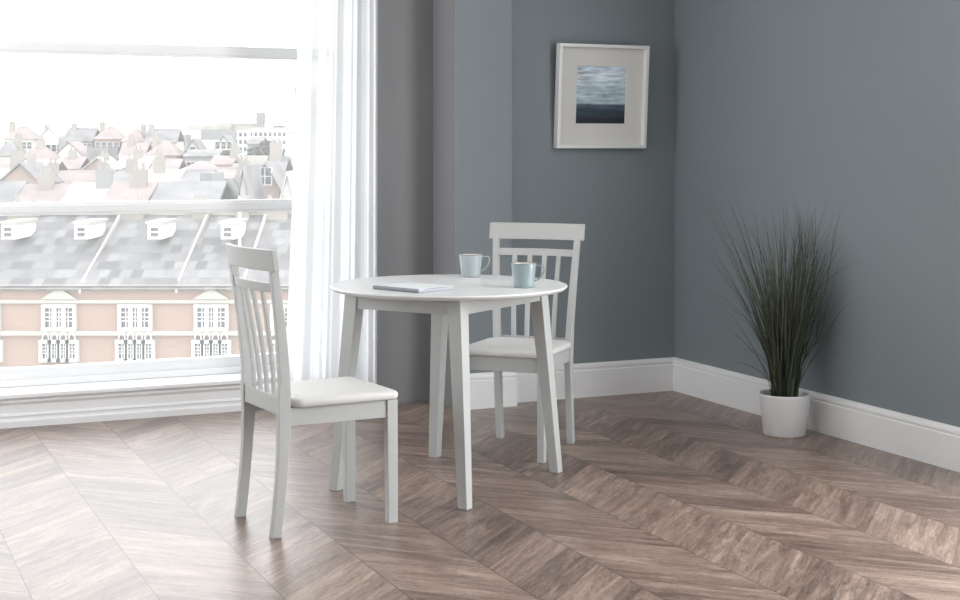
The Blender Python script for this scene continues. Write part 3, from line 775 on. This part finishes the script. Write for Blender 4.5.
# the town goes on to the left of the photo
random.seed(9)
walls = [('tan','tanbrick'),('pink brick','pinkbrick'),('stone','stone'),('white','white'),('cream','cream'),('grey','greywall')]
roofs = [('slate','slate2'),('clay tile','tile'),('pale','stone')]
ordn = ['first','second','third','fourth','fifth','sixth']
rows_def = [(95,206,183,'nearest left-hand rooftop row',46),(140,184,168,'second left-hand rooftop row',38),(185,170,158,'third left-hand rooftop row',34),(232,158,143,'fourth left-hand rooftop row',32),(285,141,128,'left-hand skyline row',30)]
for D, ye, yt, rn, wpx in rows_def:
    x = 146 if D == 95 else 178; k = 0
    while x > -40 and k < 6:
        wp = wpx*random.uniform(.75, 1.2); wl, wm = random.choice(walls); rl, rm = random.choice(roofs)
        kd = random.choice(('x','front','hip','flat') if D > 200 else ('x','x','front','hip'))
        dy = random.uniform(-2.5, 2.5)
        H_(x-wp, x-1, D, ye+dy, yt+dy+(3 if kd == 'flat' else 0), wm, rm, kd, f'{wl} building with {rl} roof, {ordn[k]} from right in the {rn}', 10, (int(wp/7)+1, 1, 1.9, 3), ((random.uniform(.1,.9), 1, .8),) if kd != 'flat' else ())
        x -= wp; k += 1
for a_, k_ in sorted(SPEC, key=lambda q: q[0][2]):
    a_ = list(a_)
    if len(a_) > 9: a_[9] = min(a_[9], 7)
    house(*a_, **k_)
# trees on the slope
def tree(px, D, ytop, r, label, seed):
    rnd = random.Random(seed); g_ = gz(D)-.3; X = pxx(px, D); zt2 = pz(ytop, D)-g_
    Tt = empty('tree', (X, D, g_)); tag(Tt, label, 'tree', 'trees among the houses')
    bm = bmesh.new(); lathe(bm, [(.35,0),(.25,zt2*.5),(.12,zt2*.85)], 8, capb=True, capt=True); link('trunk', bm, M['trunk'], Tt)
    bm = bmesh.new()
    for i in range(420):
        while True:
            v = Vector((rnd.uniform(-1,1), rnd.uniform(-1,1), rnd.uniform(-1,1)))
            if v.length < 1: break
        v = v.normalized()*(v.length**.4); p = Vector((v.x*r, v.y*r, zt2 - r*.95 + v.z*r)); s = rnd.uniform(.12,.3)
        a = Vector((rnd.gauss(0,1),rnd.gauss(0,1),rnd.gauss(0,1))).normalized(); b_ = a.orthogonal().normalized(); c_ = a.cross(b_)
        bm.faces.new([bm.verts.new(p+b_*s), bm.verts.new(p+c_*s), bm.verts.new(p-b_*s), bm.verts.new(p-c_*s)])
    link('crown', bm, M['foliage'], Tt)
tree(267, 232, 141, 1.2, 'grey-green tree in front of the white hotel wing, right of the grey annexe', 1)
tree(277, 222, 149, 1.1, 'small tree lower right of the hotel wing by the cream block', 2)
tree(256, 205, 147, .9, 'tree rising over the white low building in the middle of the slope', 3)
tree(235, 120, 184, .8, 'small bushy tree beside the narrow white gable', 4)
tree(227, 210, 151, .8, 'little tree under the white gabled house', 5)

# ------------------------------------------------------------------ light
W = bpy.data.worlds.new('sky'); sc.world = W; W.use_nodes = True; nt = W.node_tree
bg = nt.nodes['Background']
tc = nt.nodes.new('ShaderNodeTexCoord'); sx = nt.nodes.new('ShaderNodeSeparateXYZ'); nt.links.new(tc.outputs['Generated'], sx.inputs[0])
cr = nt.nodes.new('ShaderNodeValToRGB'); nt.links.new(sx.outputs['Z'], cr.inputs['Fac'])
cr.color_ramp.elements[0].position = 0; cr.color_ramp.elements[0].color = (1, 1, 1, 1)
cr.color_ramp.elements[1].position = .8; cr.color_ramp.elements[1].color = (.90, .94, 1, 1)
nt.links.new(cr.outputs['Color'], bg.inputs['Color']); bg.inputs['Strength'].default_value = 4.0
def portal(name, c, normal, w, h):
    l = bpy.data.lights.new(name, 'AREA'); l.shape = 'RECTANGLE'; l.size = w; l.size_y = h; l.cycles.is_portal = True
    o = bpy.data.objects.new(name, l); COL.objects.link(o); o.location = c
    o.rotation_euler = Vector(normal).to_track_quat('-Z', 'Z').to_euler(); return o
portal('window_daylight', an(1.265, -7.40, 1.29), E2, 2.2, 2.15)
portal('left_fill_portal', an(AL-.13, -5.65, 1.65), E1, 1.9, 1.7)  # guides sky light through the added left opening
portal('side_fill_portal', an(AR+.13, (W2[0]+W2[1])/2, (W2[2]+W2[3])/2), -E1, W2[1]-W2[0], W2[3]-W2[2])  # guides sky light through the added right opening

def fill_light(name, c, normal, w, h, p, col=(1,1,1)):  # area lamp added as fill in an unseen opening
    l = bpy.data.lights.new(name, 'AREA'); l.shape = 'RECTANGLE'; l.size = w; l.size_y = h; l.energy = p; l.color = col
    o = bpy.data.objects.new(name, l); COL.objects.link(o); o.location = c
    o.rotation_euler = Vector(normal).to_track_quat('-Z', 'Z').to_euler(); return o
fill_light('left_fill_light', an(AL-.02, -5.65, 1.65), E1, 1.7, 1.5, 28)  # added lamp, stands in for studio fill from the left
fill_light('side_fill_light', an(AR+.02, (W2[0]+W2[1])/2, (W2[2]+W2[3])/2), -E1, W2[1]-W2[0]-.2, W2[3]-W2[2]-.2, 135)  # added lamp, stands in for a studio light on the right
# ------------------------------------------------------------------ camera
cd = bpy.data.cameras.new('camera'); cam = bpy.data.objects.new('camera', cd); COL.objects.link(cam)
cam.location = (0, 0, EYE); cam.rotation_euler = (R(90), 0, 0)
cd.sensor_width = 36; cd.lens = F/960*36; cd.shift_y = -(300-HOR)/960; cd.clip_end = 2000; cd.clip_start = .05
sc.camera = cam
vs = sc.view_settings; vs.view_transform = 'Standard'; vs.look = 'None'; vs.exposure = 0; vs.gamma = 1; vs.use_curve_mapping = False
sc.cycles.max_bounces = 10; sc.cycles.diffuse_bounces = 6; sc.cycles.transparent_max_bounces = 16; sc.cycles.use_denoising = True
sc.cycles.sample_clamp_indirect = 8
